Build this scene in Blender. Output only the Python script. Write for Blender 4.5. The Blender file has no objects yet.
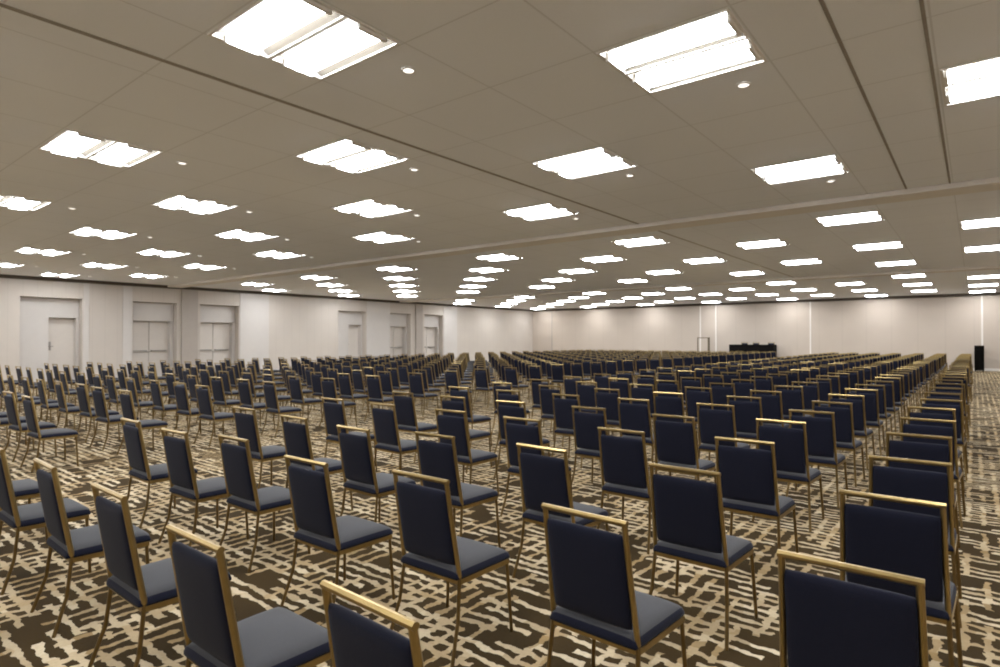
import bpy, bmesh, math, random
from mathutils import Vector, Matrix
random.seed(7)
scene = bpy.context.scene
COL = scene.collection
PI = math.pi

# ------------------------------------------------------------------ room
EYE, H = 1.64, 4.08
XL, XR, YB, YF = -28.5, 5.0, -5.0, 40.1
YAW, PITCH, FPX = 0.67275, 0.0101, 595.4

# ------------------------------------------------------------------ helpers
def link(o):
    COL.objects.link(o); return o

def obj(name, bm, mat, parent=None, smooth=False):
    me = bpy.data.meshes.new(name)
    bmesh.ops.recalc_face_normals(bm, faces=bm.faces)
    bm.to_mesh(me); bm.free()
    for m in (mat if isinstance(mat, (list, tuple)) else [mat]):
        me.materials.append(m)
    if smooth:
        for p in me.polygons: p.use_smooth = True
    o = link(bpy.data.objects.new(name, me))
    if parent: o.parent = parent
    return o

def tag(o, label, cat, group=None):
    o['label'] = label; o['category'] = cat
    if group: o['group'] = group
    return o

def thing(name, label, cat, loc=(0, 0, 0), rz=0, group=None):
    o = link(bpy.data.objects.new(name, None))
    o.location = loc; o.rotation_euler = (0, 0, rz); o.empty_display_size = .1
    return tag(o, label, cat, group)

def struct(name, bm, mat, parent=None, smooth=False):
    o = obj(name, bm, mat, parent, smooth)
    if parent is None: o['kind'] = 'structure'
    return o

def dup(root, name, label, group=None):
    r = root.copy(); r.name = name; link(r)
    r['label'] = label
    if group: r['group'] = group
    for ch in root.children:
        c = ch.copy(); link(c); c.parent = r
        for g in ch.children:
            d = g.copy(); link(d); d.parent = c
    return r

def box(bm, x0, x1, y0, y1, z0, z1, mi=0):
    v = [bm.verts.new(p) for p in ((x0,y0,z0),(x1,y0,z0),(x1,y1,z0),(x0,y1,z0),(x0,y0,z1),(x1,y0,z1),(x1,y1,z1),(x0,y1,z1))]
    for f in ((3,2,1,0),(4,5,6,7),(0,1,5,4),(1,2,6,5),(2,3,7,6),(3,0,4,7)):
        bm.faces.new([v[i] for i in f]).material_index = mi

def bbox(x0, x1, y0, y1, z0, z1, bev=0, seg=2):
    bm = bmesh.new(); box(bm, x0, x1, y0, y1, z0, z1)
    if bev: bmesh.ops.bevel(bm, geom=bm.edges[:], offset=bev, segments=seg, affect='EDGES', profile=.5)
    return bm

def sweep(bm, pts, w, ref, n=4, h=None):
    """tube of n-gon section along pts; ref = vector fixing the section"""
    pts = [Vector(p) for p in pts]; ref = Vector(ref); rings = []
    h = h or w
    for i, p in enumerate(pts):
        a = pts[max(i-1, 0)]; b = pts[min(i+1, len(pts)-1)]
        t = (b-a).normalized()
        u = (ref - t*ref.dot(t)).normalized(); v = t.cross(u)
        ring = []
        for k in range(n):
            if n == 4:
                s = ((-1,-1),(1,-1),(1,1),(-1,1))[k]; q = p + u*s[0]*w/2 + v*s[1]*h/2
            elif n == 8:
                c = .35
                s = ((-1,-c),(-c,-1),(c,-1),(1,-c),(1,c),(c,1),(-c,1),(-1,c))[k]; q = p + u*s[0]*w/2 + v*s[1]*h/2
            else:
                an = 2*PI*k/n; q = p + u*math.cos(an)*w/2 + v*math.sin(an)*h/2
            ring.append(bm.verts.new(q))
        rings.append(ring)
    for a, b in zip(rings, rings[1:]):
        for k in range(n):
            bm.faces.new((a[k], a[(k+1) % n], b[(k+1) % n], b[k]))
    bm.faces.new(rings[0][::-1]); bm.faces.new(rings[-1])

def pad(sx, sy, edge, dome, base=0.0, n=14, taper=1.0, both=False, dome2=0.0):
    """upholstered cushion: rounded grid, flat or domed underneath; sx,sy full sizes; taper = width factor at -y"""
    bm = bmesh.new()
    def co(i): 
        t = -1 + 2*i/n
        return math.copysign(abs(math.sin(t*PI/2)), t)
    def layer(sgn):
        g = []
        for j in range(n+1):
            row = []
            for i in range(n+1):
                u, v = co(i), co(j)
                e = max(0.0, (1-abs(u)**12)*(1-abs(v)**12))**.4
                d = (1-u*u)*(1-v*v)
                # rounded corners
                k = 1 - .02*(abs(u)*abs(v))**8
                w = sx/2*(taper+(1-taper)*(v+1)/2)
                z = edge*e + (dome if sgn > 0 else dome2)*d if (sgn > 0 or both) else -base
                row.append(bm.verts.new((u*w*k, v*sy/2*k, z*sgn if (sgn > 0 or both) else z)))
            g.append(row)
        for j in range(n):
            for i in range(n):
                q = (g[j][i], g[j][i+1], g[j+1][i+1], g[j+1][i])
                bm.faces.new(q if sgn > 0 else q[::-1])
        return g
    a = layer(1); b = layer(-1)
    def rim(g): return [g[0][i] for i in range(n)] + [g[j][n] for j in range(n)] + [g[n][i] for i in range(n, 0, -1)] + [g[j][0] for j in range(n, 0, -1)]
    ra, rb = rim(a), rim(b)
    m = len(ra)
    if both:
        bmesh.ops.remove_doubles(bm, verts=bm.verts[:], dist=1e-5)
    else:
        for i in range(m):
            bm.faces.new((rb[i], rb[(i+1) % m], ra[(i+1) % m], ra[i]))
    return bm

# ------------------------------------------------------------------ materials
class NT:
    def __init__(s, name):
        s.m = bpy.data.materials.new(name); s.m.use_nodes = True
        s.t = s.m.node_tree; s.n = s.t.nodes; s.b = s.n['Principled BSDF']
    def node(s, typ, **kw):
        n = s.n.new(typ)
        for k, v in kw.items(): setattr(n, k, v)
        return n
    def l(s, a, b): s.t.links.new(a, b)
    def math(s, op, a, b=None, c=None):
        n = s.node('ShaderNodeMath', operation=op)
        for i, x in enumerate((a, b, c)):
            if x is None: continue
            if isinstance(x, (int, float)): n.inputs[i].default_value = x
            else: s.l(x, n.inputs[i])
        return n.outputs[0]
    def mix(s, fac, a, b):
        n = s.node('ShaderNodeMix', data_type='RGBA')
        if isinstance(fac, (int, float)): n.inputs[0].default_value = fac
        else: s.l(fac, n.inputs[0])
        for i, x in ((6, a), (7, b)):
            if isinstance(x, tuple): n.inputs[i].default_value = (*x, 1)
            else: s.l(x, n.inputs[i])
        return n.outputs[2]
    def coord(s): return s.node('ShaderNodeTexCoord').outputs['Object']
    def noise(s, vec, scale, detail=2, rough=.5):
        n = s.node('ShaderNodeTexNoise'); n.inputs['Scale'].default_value = scale
        n.inputs['Detail'].default_value = detail; n.inputs['Roughness'].default_value = rough
        if vec is not None: s.l(vec, n.inputs['Vector'])
        return n

def plain(name, col, rough=.6, metal=0, var=.08, scale=40, spec=.5, sheen=0, bump=0):
    m = NT(name); b = m.b
    n = m.noise(m.coord(), scale, 3)
    lo = tuple(c*(1-var) for c in col); hi = tuple(min(1, c*(1+var)) for c in col)
    m.l(m.mix(n.outputs['Fac'], lo, hi), b.inputs['Base Color'])
    b.inputs['Roughness'].default_value = rough; b.inputs['Metallic'].default_value = metal
    b.inputs['Specular IOR Level'].default_value = spec
    if sheen:
        b.inputs['Sheen Weight'].default_value = sheen; b.inputs['Sheen Roughness'].default_value = .5
    if bump:
        bp = m.node('ShaderNodeBump'); bp.inputs['Strength'].default_value = bump; bp.inputs['Distance'].default_value = .002
        m.l(n.outputs['Fac'], bp.inputs['Height']); m.l(bp.outputs[0], b.inputs['Normal'])
    return m.m

def emissive(name, col, strength, sample=True):
    m = NT(name); b = m.b
    n = m.noise(m.coord(), 3, 1)
    m.l(m.mix(n.outputs['Fac'], tuple(c*.97 for c in col), col), b.inputs['Emission Color'])
    b.inputs['Base Color'].default_value = (.8, .8, .8, 1)
    b.inputs['Emission Strength'].default_value = strength
    if not sample: m.m.cycles.emission_sampling = 'NONE'
    return m.m

def carpet_mat():
    m = NT('patterned_carpet'); b = m.b
    co = m.coord()
    wob = m.noise(co, 11, 2)
    sub = m.node('ShaderNodeVectorMath', operation='SUBTRACT'); m.l(wob.outputs['Color'], sub.inputs[0]); sub.inputs[1].default_value = (.5, .5, .5)
    scl = m.node('ShaderNodeVectorMath', operation='SCALE'); m.l(sub.outputs[0], scl.inputs[0]); scl.inputs['Scale'].default_value = .085
    add = m.node('ShaderNodeVectorMath', operation='ADD'); m.l(co, add.inputs[0]); m.l(scl.outputs[0], add.inputs[1])
    sep = m.node('ShaderNodeSeparateXYZ'); m.l(add.outputs[0], sep.inputs[0])
    X, Y = sep.outputs[0], sep.outputs[1]
    def family(p, q, c, seglen, width, thr, seed):
        pc = m.math('DIVIDE', p, c); row = m.math('FLOOR', pc); fr = m.math('FRACT', pc)
        d = m.math('ABSOLUTE', m.math('SUBTRACT', fr, .5))
        line = m.math('LESS_THAN', d, width)
        off = m.math('MULTIPLY', row, .37)
        seg = m.math('FLOOR', m.math('ADD', m.math('DIVIDE', q, seglen), off))
        cv = m.node('ShaderNodeCombineXYZ'); m.l(row, cv.inputs[0]); m.l(seg, cv.inputs[1]); cv.inputs[2].default_value = seed
        wn = m.node('ShaderNodeTexWhiteNoise', noise_dimensions='3D'); m.l(cv.outputs[0], wn.inputs['Vector'])
        on = m.math('GREATER_THAN', wn.outputs['Value'], thr)
        return m.math('MULTIPLY', line, on), wn.outputs['Value']
    a, ra = family(Y, X, .092, .29, .21, .33, 1.3)
    c, rc = family(X, Y, .112, .26, .17, .42, 7.7)
    mask = m.math('MAXIMUM', a, c)
    # worn, mottled tone inside the yarn
    big = m.noise(co, 1.1, 2); fine = m.noise(co, 55, 2)
    dark = m.mix(big.outputs['Fac'], (.011, .007, .002), (.070, .042, .012))
    lite = m.mix(ra, (.27, .185, .085), (.74, .63, .45))
    lite2 = m.mix(m.math('MULTIPLY', rc, .55), lite, (.40, .27, .12))
    col = m.mix(mask, dark, lite2)
    col = m.mix(m.math('MULTIPLY', fine.outputs['Fac'], .35), col, (.06, .045, .03))
    m.l(col, b.inputs['Base Color'])
    b.inputs['Roughness'].default_value = .95; b.inputs['Specular IOR Level'].default_value = .1
    bp = m.node('ShaderNodeBump'); bp.inputs['Strength'].default_value = .3; bp.inputs['Distance'].default_value = .004
    m.l(fine.outputs['Fac'], bp.inputs['Height']); m.l(bp.outputs[0], b.inputs['Normal'])
    return m.m

def ceiling_mat():
    m = NT('ceiling_tile'); b = m.b
    co = m.coord(); sep = m.node('ShaderNodeSeparateXYZ'); m.l(co, sep.inputs[0])
    def joint(v, off, per, w):
        f = m.math('FRACT', m.math('DIVIDE', m.math('SUBTRACT', v, off), per))
        return m.math('GREATER_THAN', m.math('ABSOLUTE', m.math('SUBTRACT', f, .5)), .5-w)
    j = m.math('MAXIMUM', joint(sep.outputs[0], .322+.5678, 1.1355, .007), joint(sep.outputs[1], 2.771+.552, 1.104, .007))
    n = m.noise(co, .5, 2); sp = m.noise(co, 70, 3)
    base = m.mix(n.outputs['Fac'], (.85, .87, .92), (.91, .93, .97))
    base = m.mix(m.math('MULTIPLY', sp.outputs['Fac'], .25), base, (.75, .76, .80))
    m.l(m.mix(m.math('MULTIPLY', j, .22), base, (.22, .20, .18)), b.inputs['Base Color'])
    b.inputs['Roughness'].default_value = .9; b.inputs['Specular IOR Level'].default_value = .2
    return m.m

def wall_mat(name, c0, c1, axis, per, groove=.25):
    """wall covering with faint vertical panel ribs"""
    m = NT(name); b = m.b; co = m.coord()
    sep = m.node('ShaderNodeSeparateXYZ'); m.l(co, sep.inputs[0])
    f = m.math('FRACT', m.math('DIVIDE', sep.outputs[axis], per))
    g = m.math('GREATER_THAN', m.math('ABSOLUTE', m.math('SUBTRACT', f, .5)), .47)
    n = m.noise(co, 1.2, 3); s = m.noise(co, 60, 2)
    col = m.mix(n.outputs['Fac'], c0, c1)
    col = m.mix(m.math('MULTIPLY', s.outputs['Fac'], .12), col, tuple(c*.7 for c in c0))
    col = m.mix(m.math('MULTIPLY', g, groove), col, tuple(c*.45 for c in c0))
    m.l(col, b.inputs['Base Color']); b.inputs['Roughness'].default_value = .8; b.inputs['Specular IOR Level'].default_value = .25
    return m.m

M = dict(
    carpet=carpet_mat(), ceiling=ceiling_mat(),
    wall_far=wall_mat('partition_vinyl', (.50, .43, .365), (.55, .475, .405), 0, 1.22, .07),
    wall_left=wall_mat('wall_vinyl', (.54, .49, .44), (.60, .545, .49), 1, .46, .10),
    plain_wall=plain('painted_wall', (.66, .62, .59), .75, var=.04, scale=4),
    white=plain('white_paint', (.585, .55, .52), .6, var=.03, scale=5),
    door=plain('door_paint', (.65, .60, .55), .5, var=.04, scale=6),
    pilaster=plain('shaded_pilaster', (.40, .355, .315), .7, var=.05, scale=6),
    dark_trim=plain('dark_taupe_trim', (.075, .058, .042), .7, var=.15, scale=10),
    track=plain('partition_track', (.30, .27, .24), .6, var=.15, scale=10),
    soffit=plain('soffit_paint', (.78, .74, .69), .6, var=.03, scale=4),
    brass=plain('gold_frame', (.38, .275, .115), .34, 1.0, var=.15, scale=25),
    brass_dark=plain('gold_leg', (.20, .135, .055), .42, 1.0, var=.2, scale=25),
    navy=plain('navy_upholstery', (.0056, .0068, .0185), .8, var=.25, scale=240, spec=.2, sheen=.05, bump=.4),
    seat=plain('slate_blue_seat', (.058, .058, .063), .85, var=.2, scale=240, spec=.2, sheen=.1, bump=.4),  # same cloth as the backs, overhead light painted in as a paler grey
    black=plain('black_cloth', (.006, .005, .005), .9, var=.3, scale=30, spec=.1),
    black_plastic=plain('black_cabinet', (.004, .0035, .003), .8, var=.2, scale=60, spec=.08),
    grille=plain('speaker_grille', (.004, .0035, .003), .9, var=.5, scale=300, spec=.05),
    steel=plain('brushed_steel', (.35, .33, .30), .35, 1.0, var=.1, scale=60),
    bronze=plain('bronze_stand', (.13, .10, .06), .5, .3, var=.15, scale=30),
    fixture=plain('fixture_enamel', (.78, .76, .73), .4, var=.03, scale=10),
    lens=emissive('lamp_lens', (.955, .985, 1.02), 27.5),
    basin=plain('white_reflector', (.18, .162, .135), .5, var=.03, scale=10),
    downlight=emissive('downlight_lens', (1.0, .95, .88), 1.6, False),
)

# ------------------------------------------------------------------ floor, far/right/back walls
bm = bmesh.new(); box(bm, XL-.95, XR+.3, YB-.3, YF+.3, -.2, 0); struct('floor', bm, M['carpet'])
bm = bmesh.new(); box(bm, XL-.95, XR+.3, YF, YF+.25, 0, H+.2); struct('wall_far', bm, M['wall_far'])
bm = bmesh.new(); box(bm, XR, XR+.25, YB, YF, 0, H+.2); struct('wall_right', bm, M['wall_far'])
bm = bmesh.new(); box(bm, XL-.95, XR+.25, YB-.25, YB, 0, H+.2); struct('wall_back', bm, M['wall_left'])
bm = bmesh.new(); box(bm, XL, XR, YF-.02, YF, 0, .14); struct('baseboard_far', bm, M['soffit'])
bm = bmesh.new(); box(bm, XL, XR, YF-.10, YF, H-.15, H); struct('trim_1', bm, M['dark_trim'])
bm = bmesh.new(); box(bm, XL, XL+.10, YB, YF-.10, H-.13, H); struct('trim_2', bm, M['dark_trim'])
# pale cover strips on the far wall where partition panels meet
for i, x in enumerate((-26.6, -14.55, -13.5, -7.8, .32)):
    bm = bbox(x-.04, x+.04, YF-.03, YF, .14, H-.15, .008, 1)
    struct('trim_%d' % (3+i), bm, M['soffit'] if i not in (0,) else M['pilaster'])

# ------------------------------------------------------------------ left wall with recessed door bays
DEP = .72
bays = [(6.35, 8.38, 'single'), (10.26, 12.08, 'double'), (13.12, 15.0, 'double'),
        (20.9, 22.9, 'single'), (24.78, 26.52, 'double'), (27.72, 29.48, 'double')]
BH = 3.30
wb = bmesh.new(); prev = YB
for y0, y1, k in bays:
    box(wb, XL-DEP, XL, prev, y0, 0, H+.2)
    box(wb, XL-DEP, XL, y0, y1, BH, H+.2)
    prev = y1
box(wb, XL-DEP, XL, prev, YF, 0, H+.2)
box(wb, XL-.95, XL-DEP, YB, YF, 0, H+.2)
struct('wall_left', wb, M['wall_left'])
ti = 8
for y0, y1 in ((15.05, 16.6), (9.86, 10.22), (29.55, 30.9), (8.42, 8.62), (22.94, 24.74)):      # smooth white wall panels
    struct('trim_%d' % ti, bbox(XL, XL+.03, y0, y1, .12, H-.13, .006, 1), M['white']); ti += 1
for y0, y1 in ((12.25, 12.98), (26.9, 27.5)):                                     # pilasters between the doors, recess shadow painted in as grey
    struct('trim_%d' % ti, bbox(XL, XL+.10, y0, y1, .12, H-.13, .01, 1), M['pilaster']); ti += 1
struct('baseboard_left', bbox(XL, XL+.02, YB, YF, 0, .12), M['white'])

for n, (y0, y1, kind) in enumerate(bays):
    d = link(bpy.data.objects.new('door_%d' % (n+1), None)); d.location = (XL-DEP, (y0+y1)/2, 0); d['kind'] = 'structure'
    w = (y1-y0)/2 - .01
    if kind == 'single':
        lo, hi, top = -.02, w-.08, 2.52
        leaves = [(lo, hi)]
    else:
        lo, hi, top = -w+.07, w-.12, 2.47
        mid = (lo+hi)/2; leaves = [(lo, mid-.012), (mid+.012, hi)]
    fr = bmesh.new()                                                               # surround panel filling the recess around the leaves
    box(fr, 0, .36, -w, lo, 0, BH-.01); box(fr, 0, .36, hi, w, 0, BH-.01); box(fr, 0, .36, lo, hi, top, BH-.01)
    obj('door_frame', fr, M['white'], d)
    for i, (a, b) in enumerate(leaves):
        leaf = obj('door_leaf', bbox(.02, .065, a, b, .015, top-.02, .006, 1), M['door'], d)
        hb = bmesh.new()
        if kind == 'single':
            box(hb, .065, .08, a+.04, a+.15, 1.2, 1.55); sweep(hb, [(.08, a+.09, 1.36), (.13, a+.09, 1.36), (.13, a+.22, 1.36)], .03, (0, 0, 1))
            obj('handle', hb, M['track'], leaf)
        else:
            sweep(hb, [(.066, a+.09, 1.13), (.13, a+.09, 1.13), (.13, b-.09, 1.13), (.066, b-.09, 1.13)], .06, (0, 0, 1))
            obj('push_bar', hb, M['steel'], leaf)

# ------------------------------------------------------------------ ceiling with holes for the lights
LX, LPX = .322, 2.271
FW, FD = 1.10, 1.06                      # opening of one light, along x and y
rows = []                                # (y, parity, index from camera)
for j in range(-2, 4): rows.append((2.771+2.208*j, 0 if j % 2 == 0 else 1))
for j in range(5): rows.append((13.80+2.24*j, 1 if j % 2 == 0 else 0))
for j in range(6): rows.append((27.60+2.22*j, 1 if j % 2 == 0 else 0))
fix = []
for ri, (y, par) in enumerate(rows):
    for i in range(-12, 3):
        if (i % 2) == par and XL+.6 < LX+LPX*i < XR-.5:
            fix.append((LX+LPX*i, y, ri, i))
xe = sorted({XL-.95, XR+.25} | {round(x+s*FW/2, 4) for x, y, r, i in fix for s in (-1, 1)})
ye = sorted({YB-.25, YF+.25} | {round(y+s*FD/2, 4) for x, y, r, i in fix for s in (-1, 1)})
hole = {(round(x, 2), round(y, 2)) for x, y, r, i in fix}
bm = bmesh.new()
gv = [[bm.verts.new((x, y, H)) for x in xe] for y in ye]
for b in range(len(ye)-1):
    for a in range(len(xe)-1):
        c = (round((xe[a]+xe[a+1])/2, 2), round((ye[b]+ye[b+1])/2, 2))
        if any(abs(c[0]-h[0]) < .03 and abs(c[1]-h[1]) < .03 for h in hole): continue
        bm.faces.new((gv[b][a], gv[b+1][a], gv[b+1][a+1], gv[b][a+1]))
struct('ceiling', bm, M['ceiling'])

# partition soffits and tracks on the ceiling
struct('trim_20', bbox(XL, XR, 11.62, 12.22, H-.085, H+.001, .012, 1), M['soffit'])
struct('trim_21', bbox(XL, XR, 25.45, 26.05, H-.085, H+.001, .012, 1), M['soffit'])
struct('trim_22', bbox(-5.555, -5.505, YB, 11.62, H-.006, H+.01), M['track'])
struct('trim_23', bbox(-.860, -.832, YB, 11.62, H-.006, H+.01), M['track'])
struct('trim_24', bbox(-.297, -.270, YB, 11.62, H-.006, H+.01), M['track'])
struct('trim_25', bbox(-5.55, -5.51, 12.22, 25.45, H-.004, H+.01), M['pilaster'])

# ------------------------------------------------------------------ projection (used only to leave out what the photo cannot see)
cy, sy = math.cos(YAW), math.sin(YAW)
def project(x, y, z):
    d = -x*sy + y*cy
    if d < .05: return None
    l = x*cy + y*sy
    return 500+FPX*l/d, 339.4-FPX*(z-EYE)/d, d

ORD = ['zeroth','first','second','third','fourth','fifth','sixth','seventh','eighth','ninth','tenth','eleventh','twelfth','thirteenth',
       'fourteenth','fifteenth','sixteenth','seventeenth','eighteenth','nineteenth','twentieth','twenty-first','twenty-second','twenty-third',
       'twenty-fourth','twenty-fifth','twenty-sixth','twenty-seventh','twenty-eighth','twenty-ninth','thirtieth','thirty-first','thirty-second',
       'thirty-third','thirty-fourth','thirty-fifth']

# ------------------------------------------------------------------ ceiling lights: square housings with two curved, lit troughs
def make_light():
    t = thing('ceiling_light', 'x', 'ceiling light')
    b = bmesh.new(); x, y = FW/2, FD/2; f = .022
    for s in (-1, 1):
        box(b, -x, x, min(s*y, s*(y-f)), max(s*y, s*(y-f)), -.012, .12)
        box(b, min(s*x, s*(x-f)), max(s*x, s*(x-f)), -y+f, y-f, -.012, .12)
    box(b, -x+f, x-f, -.018, .018, -.010, .12)
    box(b, -x, x, -y, y, .12, .135)
    obj('housing', b, M['fixture'], t)
    for s in (-1, 1):
        yc = s*(y-f+.018)/2; hw = (y-f-.018)/2
        r = bmesh.new(); n = 10; prev = None
        for k in range(n+1):
            a = -1+2*k/n
            yy = yc+a*hw; zz = .004+.056*(1-a*a)**.6 if abs(a) < 1 else .004
            cur = (r.verts.new((-x+f, yy, zz)), r.verts.new((x-f, yy, zz)))
            if prev: r.faces.new((prev[0], cur[0], cur[1], prev[1]))
            prev = cur
        obj('reflector', r, M['basin'], t, True)
        l = bmesh.new(); prev = None; n = 14                  # bowed lamp lens running along the trough
        for k in range(n+1):
            a = PI*.80+PI*1.4*k/n
            cur = (l.verts.new((-x+f+.03, yc+.135*math.cos(a), .004+.040*math.sin(a))), l.verts.new((x-f-.03, yc+.135*math.cos(a), .004+.040*math.sin(a))))
            if prev: l.faces.new((prev[0], cur[0], cur[1], prev[1]))
            prev = cur
        ln = obj('lamp_lens', l, M['lens'], t, True)
        for q in (-1, 1):
            e = bmesh.new(); xa, xb = sorted((q*(x-f), q*(x-f-.03)))
            box(e, xa, xb, yc-.14, yc+.14, -.038, .036)
            obj('lens_cap', e, M['fixture'], ln)
    return t

def make_downlight():
    t = thing('downlight', 'x', 'downlight')
    b = bmesh.new(); n = 20; ro, ri_ = .066, .048
    A = [[b.verts.new((r*math.cos(2*PI*k/n), r*math.sin(2*PI*k/n), z)) for k in range(n)] for r, z in ((ro, 0), (ro, -.012), (ri_, -.016), (ri_, 0))]
    for p, q in zip(A, A[1:]):
        for k in range(n): b.faces.new((p[k], p[(k+1) % n], q[(k+1) % n], q[k]))
    obj('trim_ring', b, M['fixture'], t)
    b = bmesh.new(); b.faces.new([b.verts.new((ri_*math.cos(2*PI*k/n), ri_*math.sin(2*PI*k/n), -.010)) for k in range(n)][::-1])
    obj('lens', b, M['downlight'], t)
    return t

light0, down0 = make_light(), make_downlight()
vis = {}
for x, y, ri, i in fix:
    ps = [project(x+a*FW/2, y+b*FD/2, H) for a in (-1, 1) for b in (-1, 1)]
    if any(p and 0 <= p[0] <= 1000 and 0 <= p[1] <= 667 for p in ps): vis.setdefault(ri, []).append((x, y, i))
seen_rows = [r for r in sorted(vis)]
used_l = used_d = False
for x, y, ri, i in fix:
    inview = (x, y, i) in vis.get(ri, [])
    if inview:
        order = sorted(vis[ri], key=lambda q: -q[0]); k = order.index((x, y, i))+1
        rk = seen_rows.index(ri)+1
        where = '%s from the right in the %s row from the camera' % (ORD[k], ORD[rk])
        lab = 'square twin-lamp ceiling light, ' + where; grp = 'twin-lamp ceiling lights'
    else:
        lab = 'square twin-lamp ceiling light outside the edge of the photo'; grp = 'ceiling lights out of frame'
    if not used_l: o = light0; used_l = True; o['label'] = lab; o['group'] = grp
    else: o = dup(light0, 'ceiling_light', lab, grp)
    o.location = (x, y, H)
    if y < 12 and inview:
        dx, dy = x+.24, y+.90
        p = project(dx, dy, H)
        if not (p and 0 <= p[0] <= 1000 and 0 <= p[1]): continue
        lab = 'small round downlight beside the twin-lamp light %s from right in row %s' % (ORD[k], ORD[rk])
        if not used_d: o = down0; used_d = True; o['label'] = lab; o['group'] = 'small round ceiling downlights'
        else: o = dup(down0, 'downlight', lab, 'small round ceiling downlights')
        o.location = (dx, dy, H)

# ------------------------------------------------------------------ banquet chair (faces +y; origin under the top rail)
def back_pt(t, x=0, off=0):
    """point on the reclined back: t=0 at the seat joint, 1 at the top rail"""
    y0, z0, y1, z1 = .085, .415, 0.0, .918
    d = Vector((0, y1-y0, z1-z0)).normalized(); nrm = Vector((0, d.z, -d.y))
    return Vector((x, y0+(y1-y0)*t, z0+(z1-z0)*t)) + nrm*off

def make_chair(name='banquet_chair'):
    t = thing(name, 'x', 'chair')
    b = bmesh.new()
    for s in (-1, 1):
        sweep(b, [back_pt(0, s*.205), back_pt(.5, s*.197), back_pt(1, s*.191)], .022, (1, 0, 0), 8, .026)
    p = back_pt(1); sweep(b, [(-.203, p.y, p.z), (.203, p.y, p.z)], .026, (0, 1, 0), 8, .024)
    obj('back_frame', b, M['brass'], t)
    # padded back: bulges to both sides
    b = pad(.376, .405, .020, .007, both=True, n=14, dome2=.009)
    c = back_pt(.505); ang = math.atan2(.503, -.085)
    bmesh.ops.transform(b, verts=b.verts[:], matrix=Matrix.Translation(c) @ Matrix.Rotation(ang, 4, 'X'))
    obj('backrest', b, M['navy'], t, True)
    b = pad(.462, .435, .040, .018, base=.012, n=12, taper=.92)
    bmesh.ops.translate(b, verts=b.verts[:], vec=(0, .272, .418))
    b.normal_update()
    for fc in b.faces: fc.material_index = 0 if fc.normal.z > .75 else 1  # upward faces get the painted lit tone, sides the darker navy
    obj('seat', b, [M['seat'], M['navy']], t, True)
    b = bmesh.new(); z = .392
    sweep(b, [(-.205, .085, z), (-.222, .475, z)], .022, (1, 0, 0), 4, .026); sweep(b, [(.205, .085, z), (.222, .475, z)], .022, (1, 0, 0), 4, .026)
    sweep(b, [(-.212, .47, z), (.212, .47, z)], .022, (0, 1, 0), 4, .026); sweep(b, [(-.2, .085, z), (.2, .085, z)], .022, (0, 1, 0), 4, .026)
    obj('seat_frame', b, M['brass'], t)
    for s in (-1, 1):
        b = bmesh.new(); sweep(b, [(s*.205, .085, .42), (s*.216, .06, .2), (s*.235, -.005, 0)], .019, (1, 0, 0), 8); obj('leg', b, M['brass_dark'], t)
        b = bmesh.new(); sweep(b, [(s*.222, .462, .40), (s*.245, .478, 0)], .019, (1, 0, 0), 8); obj('leg', b, M['brass_dark'], t)
    return t

# measured places of the nearest chairs (column, row) -> top-rail centre
P0X, PX, P0Y, PY = -.336, .958, 1.043, 1.108
near = {(0,1):(775,548,915,577),(0,2):(839,489,940,502),(0,3):(871,455,945,462),(0,4):(885,432,950,436),
        (1,1):(543,502,622,520),(1,2):(649,461,717,473),(1,3):(716,435,771,443),(1,4):(757,418,803,422),
        (2,2):(516,442,566,450),(2,3):(600,427,641,431),(2,4):(652,412,694,418),
        (1,0):(320,579,413,617),(2,0):(170,523,219,545),(3,0):(90,481,129,496),(4,0):(35,457,56,467),
        (2,1):(394,469,446,479),(3,1):(289,455,323,462),(4,1):(221,434,246,439),(5,1):(165,428,185,432),(6,1):(122,418,142,421),
        (3,2):(417,430,452,437),(4,2):(343,426,370,430),(5,2):(283,413,305,419),(6,2):(235,405,253,410)}
def ground(px, py, z):
    d = FPX*(EYE-z)/(py-339.4); l = (px-500)/FPX*d
    return -d*sy+l*cy, d*cy+l*sy
spots = []
for j in range(0, 34):
    for k in range(0, 7):
        x, y = P0X-PX*k, P0Y+PY*j
        if (k, j) in near:
            a = near[(k, j)]; gx, gy = ground((a[0]+a[2])/2, (a[1]+a[3])/2, .93)
            lim = .22
            x += max(-lim, min(lim, gx-x)); y += max(-lim, min(lim, gy-y))
        else:
            x += random.uniform(-.03, .03); y += random.uniform(-.03, .03)
        spots.append(('right', k, j, x, y, random.uniform(-.035, .035)))
    for k in range(0, 14):
        x, y = -9.35-PX*k, P0Y+PY*j
        spots.append(('left', k, j, x+random.uniform(-.04, .04), y+random.uniform(-.04, .04), random.uniform(-.05, .05)))
cand = []
for s in spots:
    pa = [project(s[3]+dx, s[4]+dy, z) for dx in (-.2, .2) for dy, z in ((0, .93), (.45, .45), (0, .5))]
    if all(p is None or p[0] < 2 or p[0] > 998 or p[1] > 664 for p in pa): continue
    q = project(s[3], s[4], .5)
    cand.append((q[2], s))
cand.sort(key=lambda c: c[0])
single, many = cand[:300], cand[300:]
bycol = {}
for d, s in single: bycol.setdefault((s[0], s[1]), []).append(s)
special = {('right', 1, 0): 'navy chair cut by the bottom edge, only gold rail and upper back showing',
           ('right', 0, 1): 'nearest navy chair at the lower right corner, its lower half out of frame',
           ('right', 2, 0): 'near navy chair, large lit-grey seat at bottom edge, left of the rail-only chair'}
chair0 = make_chair(); first = True
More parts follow.
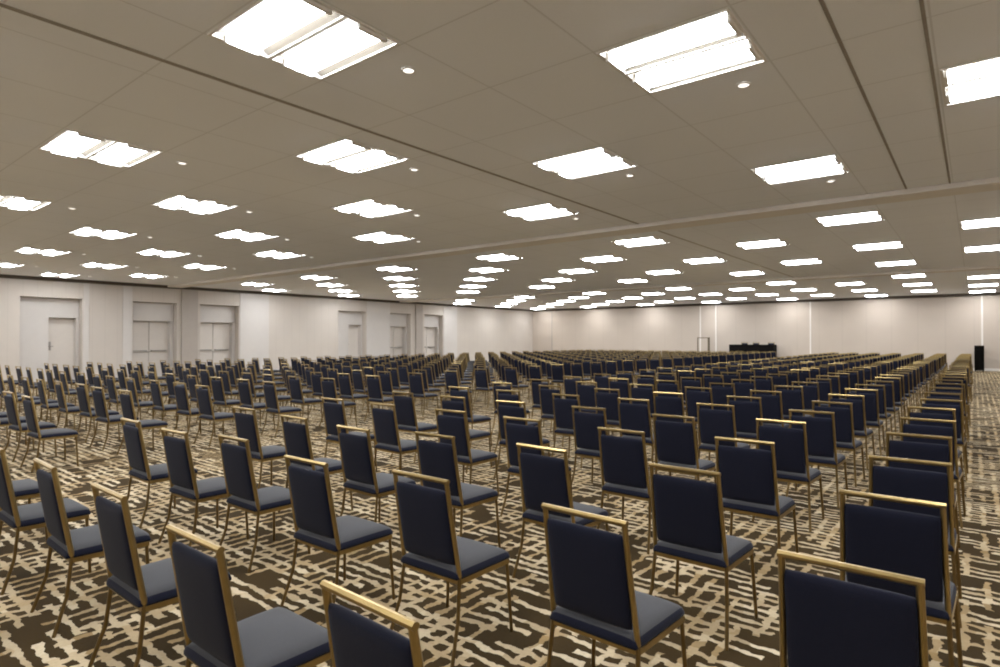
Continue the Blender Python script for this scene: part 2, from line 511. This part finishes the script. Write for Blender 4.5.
for d, s in single:
    blk, k, j, x, y, rz = s
    n = sorted(bycol[(blk, k)], key=lambda q: q[2]).index(s)+1
    if blk == 'right':
        lab = 'gold-framed navy chair, %s from the camera in the %s column from the right' % (ORD[n], ORD[k+1])
    else:
        lab = 'gold-framed navy chair, %s from the camera in %s column left of wide aisle' % (ORD[n], ORD[k+1])
    lab = special.get((blk, k, j), lab)
    grp = 'banquet chairs in the %s block' % blk
    if first: o = chair0; first = False; o['label'] = lab; o['group'] = grp
    else: o = dup(chair0, 'banquet_chair', lab, grp)
    o.location = (x, y, 0); o.rotation_euler = (0, 0, rz)

# the several hundred farthest chairs: one countless mass
proto = bmesh.new()
def lowbox(b, pts, mi):
    v = [b.verts.new(p) for p in pts]
    for f in ((3,2,1,0),(4,5,6,7),(0,1,5,4),(1,2,6,5),(2,3,7,6),(3,0,4,7)): b.faces.new([v[i] for i in f]).material_index = mi
def slab(b, t0, t1, w, th, mi):
    lowbox(b, [back_pt(t0, -w, -th), back_pt(t0, w, -th), back_pt(t0, w, th), back_pt(t0, -w, th), back_pt(t1, -w, -th), back_pt(t1, w, -th), back_pt(t1, w, th), back_pt(t1, -w, th)], mi)
slab(proto, .11, .91, .186, .024, 0)
def stick(b, pts, w, mi):
    n0 = len(b.faces); sweep(b, pts, w, (1, 0, 0) if abs(pts[0][0]-pts[-1][0]) < .1 else (0, 1, 0)); b.faces.ensure_lookup_table()
    for f in b.faces[n0:]: f.material_index = mi
for s in (-1, 1):
    stick(proto, [back_pt(0, s*.205), back_pt(1, s*.191)], .024, 2)
    stick(proto, [(s*.205, .085, .42), (s*.235, -.005, 0)], .022, 3); stick(proto, [(s*.222, .462, .40), (s*.245, .478, 0)], .022, 3)
pr = back_pt(1); stick(proto, [(-.203, pr.y, pr.z), (.203, pr.y, pr.z)], .025, 2)
box(proto, -.225, .225, .055, .49, .405, .472, 1)
proto.verts.index_update()
pv = [v.co.copy() for v in proto.verts]; pf = [([v.index for v in f.verts], f.material_index) for f in proto.faces]; proto.free()
V, F, MI = [], [], []
for d, s in many:
    mt = Matrix.Translation((s[3], s[4], 0)) @ Matrix.Rotation(s[5], 4, 'Z'); o0 = len(V)
    V += [tuple(mt @ v) for v in pv]
    for f, mi in pf: F.append([i+o0 for i in f]); MI.append(mi)
me = bpy.data.meshes.new('banquet_chair_rows'); me.from_pydata(V, [], F); me.polygons.foreach_set('material_index', MI)
for m in ('navy', 'seat', 'brass', 'brass_dark'): me.materials.append(M[m])
bm = bmesh.new(); bm.from_mesh(me); bmesh.ops.recalc_face_normals(bm, faces=bm.faces); bm.to_mesh(me); bm.free()
o = link(bpy.data.objects.new('banquet_chair_rows', me)); o['kind'] = 'stuff'
tag(o, 'farthest packed rows of navy banquet chairs reaching back to the far wall', 'chairs')

# ------------------------------------------------------------------ far end: low stage, black-draped table with chairs, stand, loudspeaker
t = thing('stage_riser', 'low black-skirted stage riser by the far wall under the black table', 'stage', (-11.3, 39.2, 0))
obj('stage_deck', bbox(-2.0, 2.0, -.85, .80, .48, .54, .01, 1), M['black_plastic'], t)
def drape(x0, x1, y0, y1, z0, z1, pleat, amp, fronts):
    b = bmesh.new()
    pts = []
    for (ax, ay), (bx, by), nx, ny in fronts(x0, x1, y0, y1):
        n = max(2, int(math.hypot(bx-ax, by-ay)/pleat))
        for i in range(n):
            u = i/n; w = amp*(math.sin(u*n*PI)*.5+.5*((i % 2)*2-1))
            pts.append((ax+(bx-ax)*u+nx*w, ay+(by-ay)*u+ny*w, ax+(bx-ax)*u, ay+(by-ay)*u))
    lo = [b.verts.new((p[0], p[1], z0)) for p in pts]; hi = [b.verts.new((p[2], p[3], z1)) for p in pts]
    m = len(pts)
    for i in range(m): b.faces.new((lo[i], lo[(i+1) % m], hi[(i+1) % m], hi[i]))
    return b, hi
ring = lambda x0, x1, y0, y1: [((x0, y0), (x1, y0), 0, -1), ((x1, y0), (x1, y1), 1, 0), ((x1, y1), (x0, y1), 0, 1), ((x0, y1), (x0, y0), -1, 0)]
b, hi = drape(-2.0, 2.0, -.86, .80, 0.005, .50, .09, .015, ring); obj('stage_skirt', b, M['black'], t)
t = thing('head_table', 'long table standing on the stage hidden under black cloth', 'table', (-10.82, 38.85, .54))
obj('tabletop', bbox(-1.29, 1.29, -.31, .31, .745, .775, .005, 1), M['bronze'], t)
for sx in (-1, 1):
    for q in (-1, 1):
        b = bmesh.new(); sweep(b, [(sx*1.2, q*.25, .745), (sx*1.2, q*.25, 0)], .03, (1, 0, 0), 8); obj('leg', b, M['steel'], t)
b, hi = drape(-1.325, 1.325, -.345, .345, .01, .785, .11, .018, ring); b.faces.new(hi)
c = obj('tablecloth', b, M['black']); c.location = (-10.82, 38.85, .54)
tag(c, 'black floor-length cloth covering the long table on the stage', 'tablecloth')
for n, x in enumerate((-11.55, -10.85, -9.95)):
    o = dup(chair0, 'banquet_chair', 'dark chair behind the black-draped table on stage, %s from the left' % ORD[n+1], 'chairs behind the stage table')
    o.location = (x, 39.75, .546); o.rotation_euler = (0, 0, PI)

t = thing('display_stand', 'slim open upright frame stand by far wall, left of the black table', 'stand', (-13.95, 38.95, 0))
for s in (-1, 1):
    b = bmesh.new(); sweep(b, [(s*.36, 0, .03), (s*.36, 0, 1.78)], .06 if s < 0 else .13, (1, 0, 0), 8); obj('post', b, M['bronze'], t)
    obj('foot', bbox(s*.36-.05, s*.36+.05, -.25, .25, 0, .03, .008, 1), M['bronze'], t)
b = bmesh.new(); sweep(b, [(-.36, 0, 1.75), (.36, 0, 1.75)], .05, (0, 1, 0), 8); obj('crossbar', b, M['bronze'], t)

t = thing('loudspeaker', 'tall slim black loudspeaker on the carpet against the far wall at right', 'speaker', (.19, 39.45, 0))
b = bbox(-.20, .20, -.22, .22, .05, 1.33, .02, 2); obj('cabinet', b, M['black_plastic'], t)
obj('grille', bbox(-.17, .17, -.235, -.21, .12, 1.27, .01, 1), M['grille'], t)
for sx in (-1, 1):
    for q in (-1, 1):
        b = bmesh.new(); sweep(b, [(sx*.15, q*.16, 0), (sx*.15, q*.16, .055)], .05, (1, 0, 0), 12); obj('foot', b, M['black_plastic'], t)

# ------------------------------------------------------------------ world, camera, colour
w = bpy.data.worlds.new('World'); scene.world = w; w.use_nodes = True
w.node_tree.nodes['Background'].inputs[0].default_value = (.9, .85, .8, 1); w.node_tree.nodes['Background'].inputs[1].default_value = .3
cam = bpy.data.cameras.new('camera'); co = link(bpy.data.objects.new('camera', cam))
cam.sensor_width = 36; cam.lens = FPX*36/1000; cam.clip_end = 200; cam.clip_start = .05
co.location = (0, 0, EYE); co.rotation_euler = (PI/2+PITCH, 0, YAW)
scene.camera = co
scene.view_settings.view_transform = 'Standard'
scene.view_settings.look = 'None'
scene.view_settings.exposure = 0.24
scene.cycles.max_bounces = 10; scene.cycles.diffuse_bounces = 6
scene.cycles.use_light_tree = True
scene.cycles.filter_width = 2.0
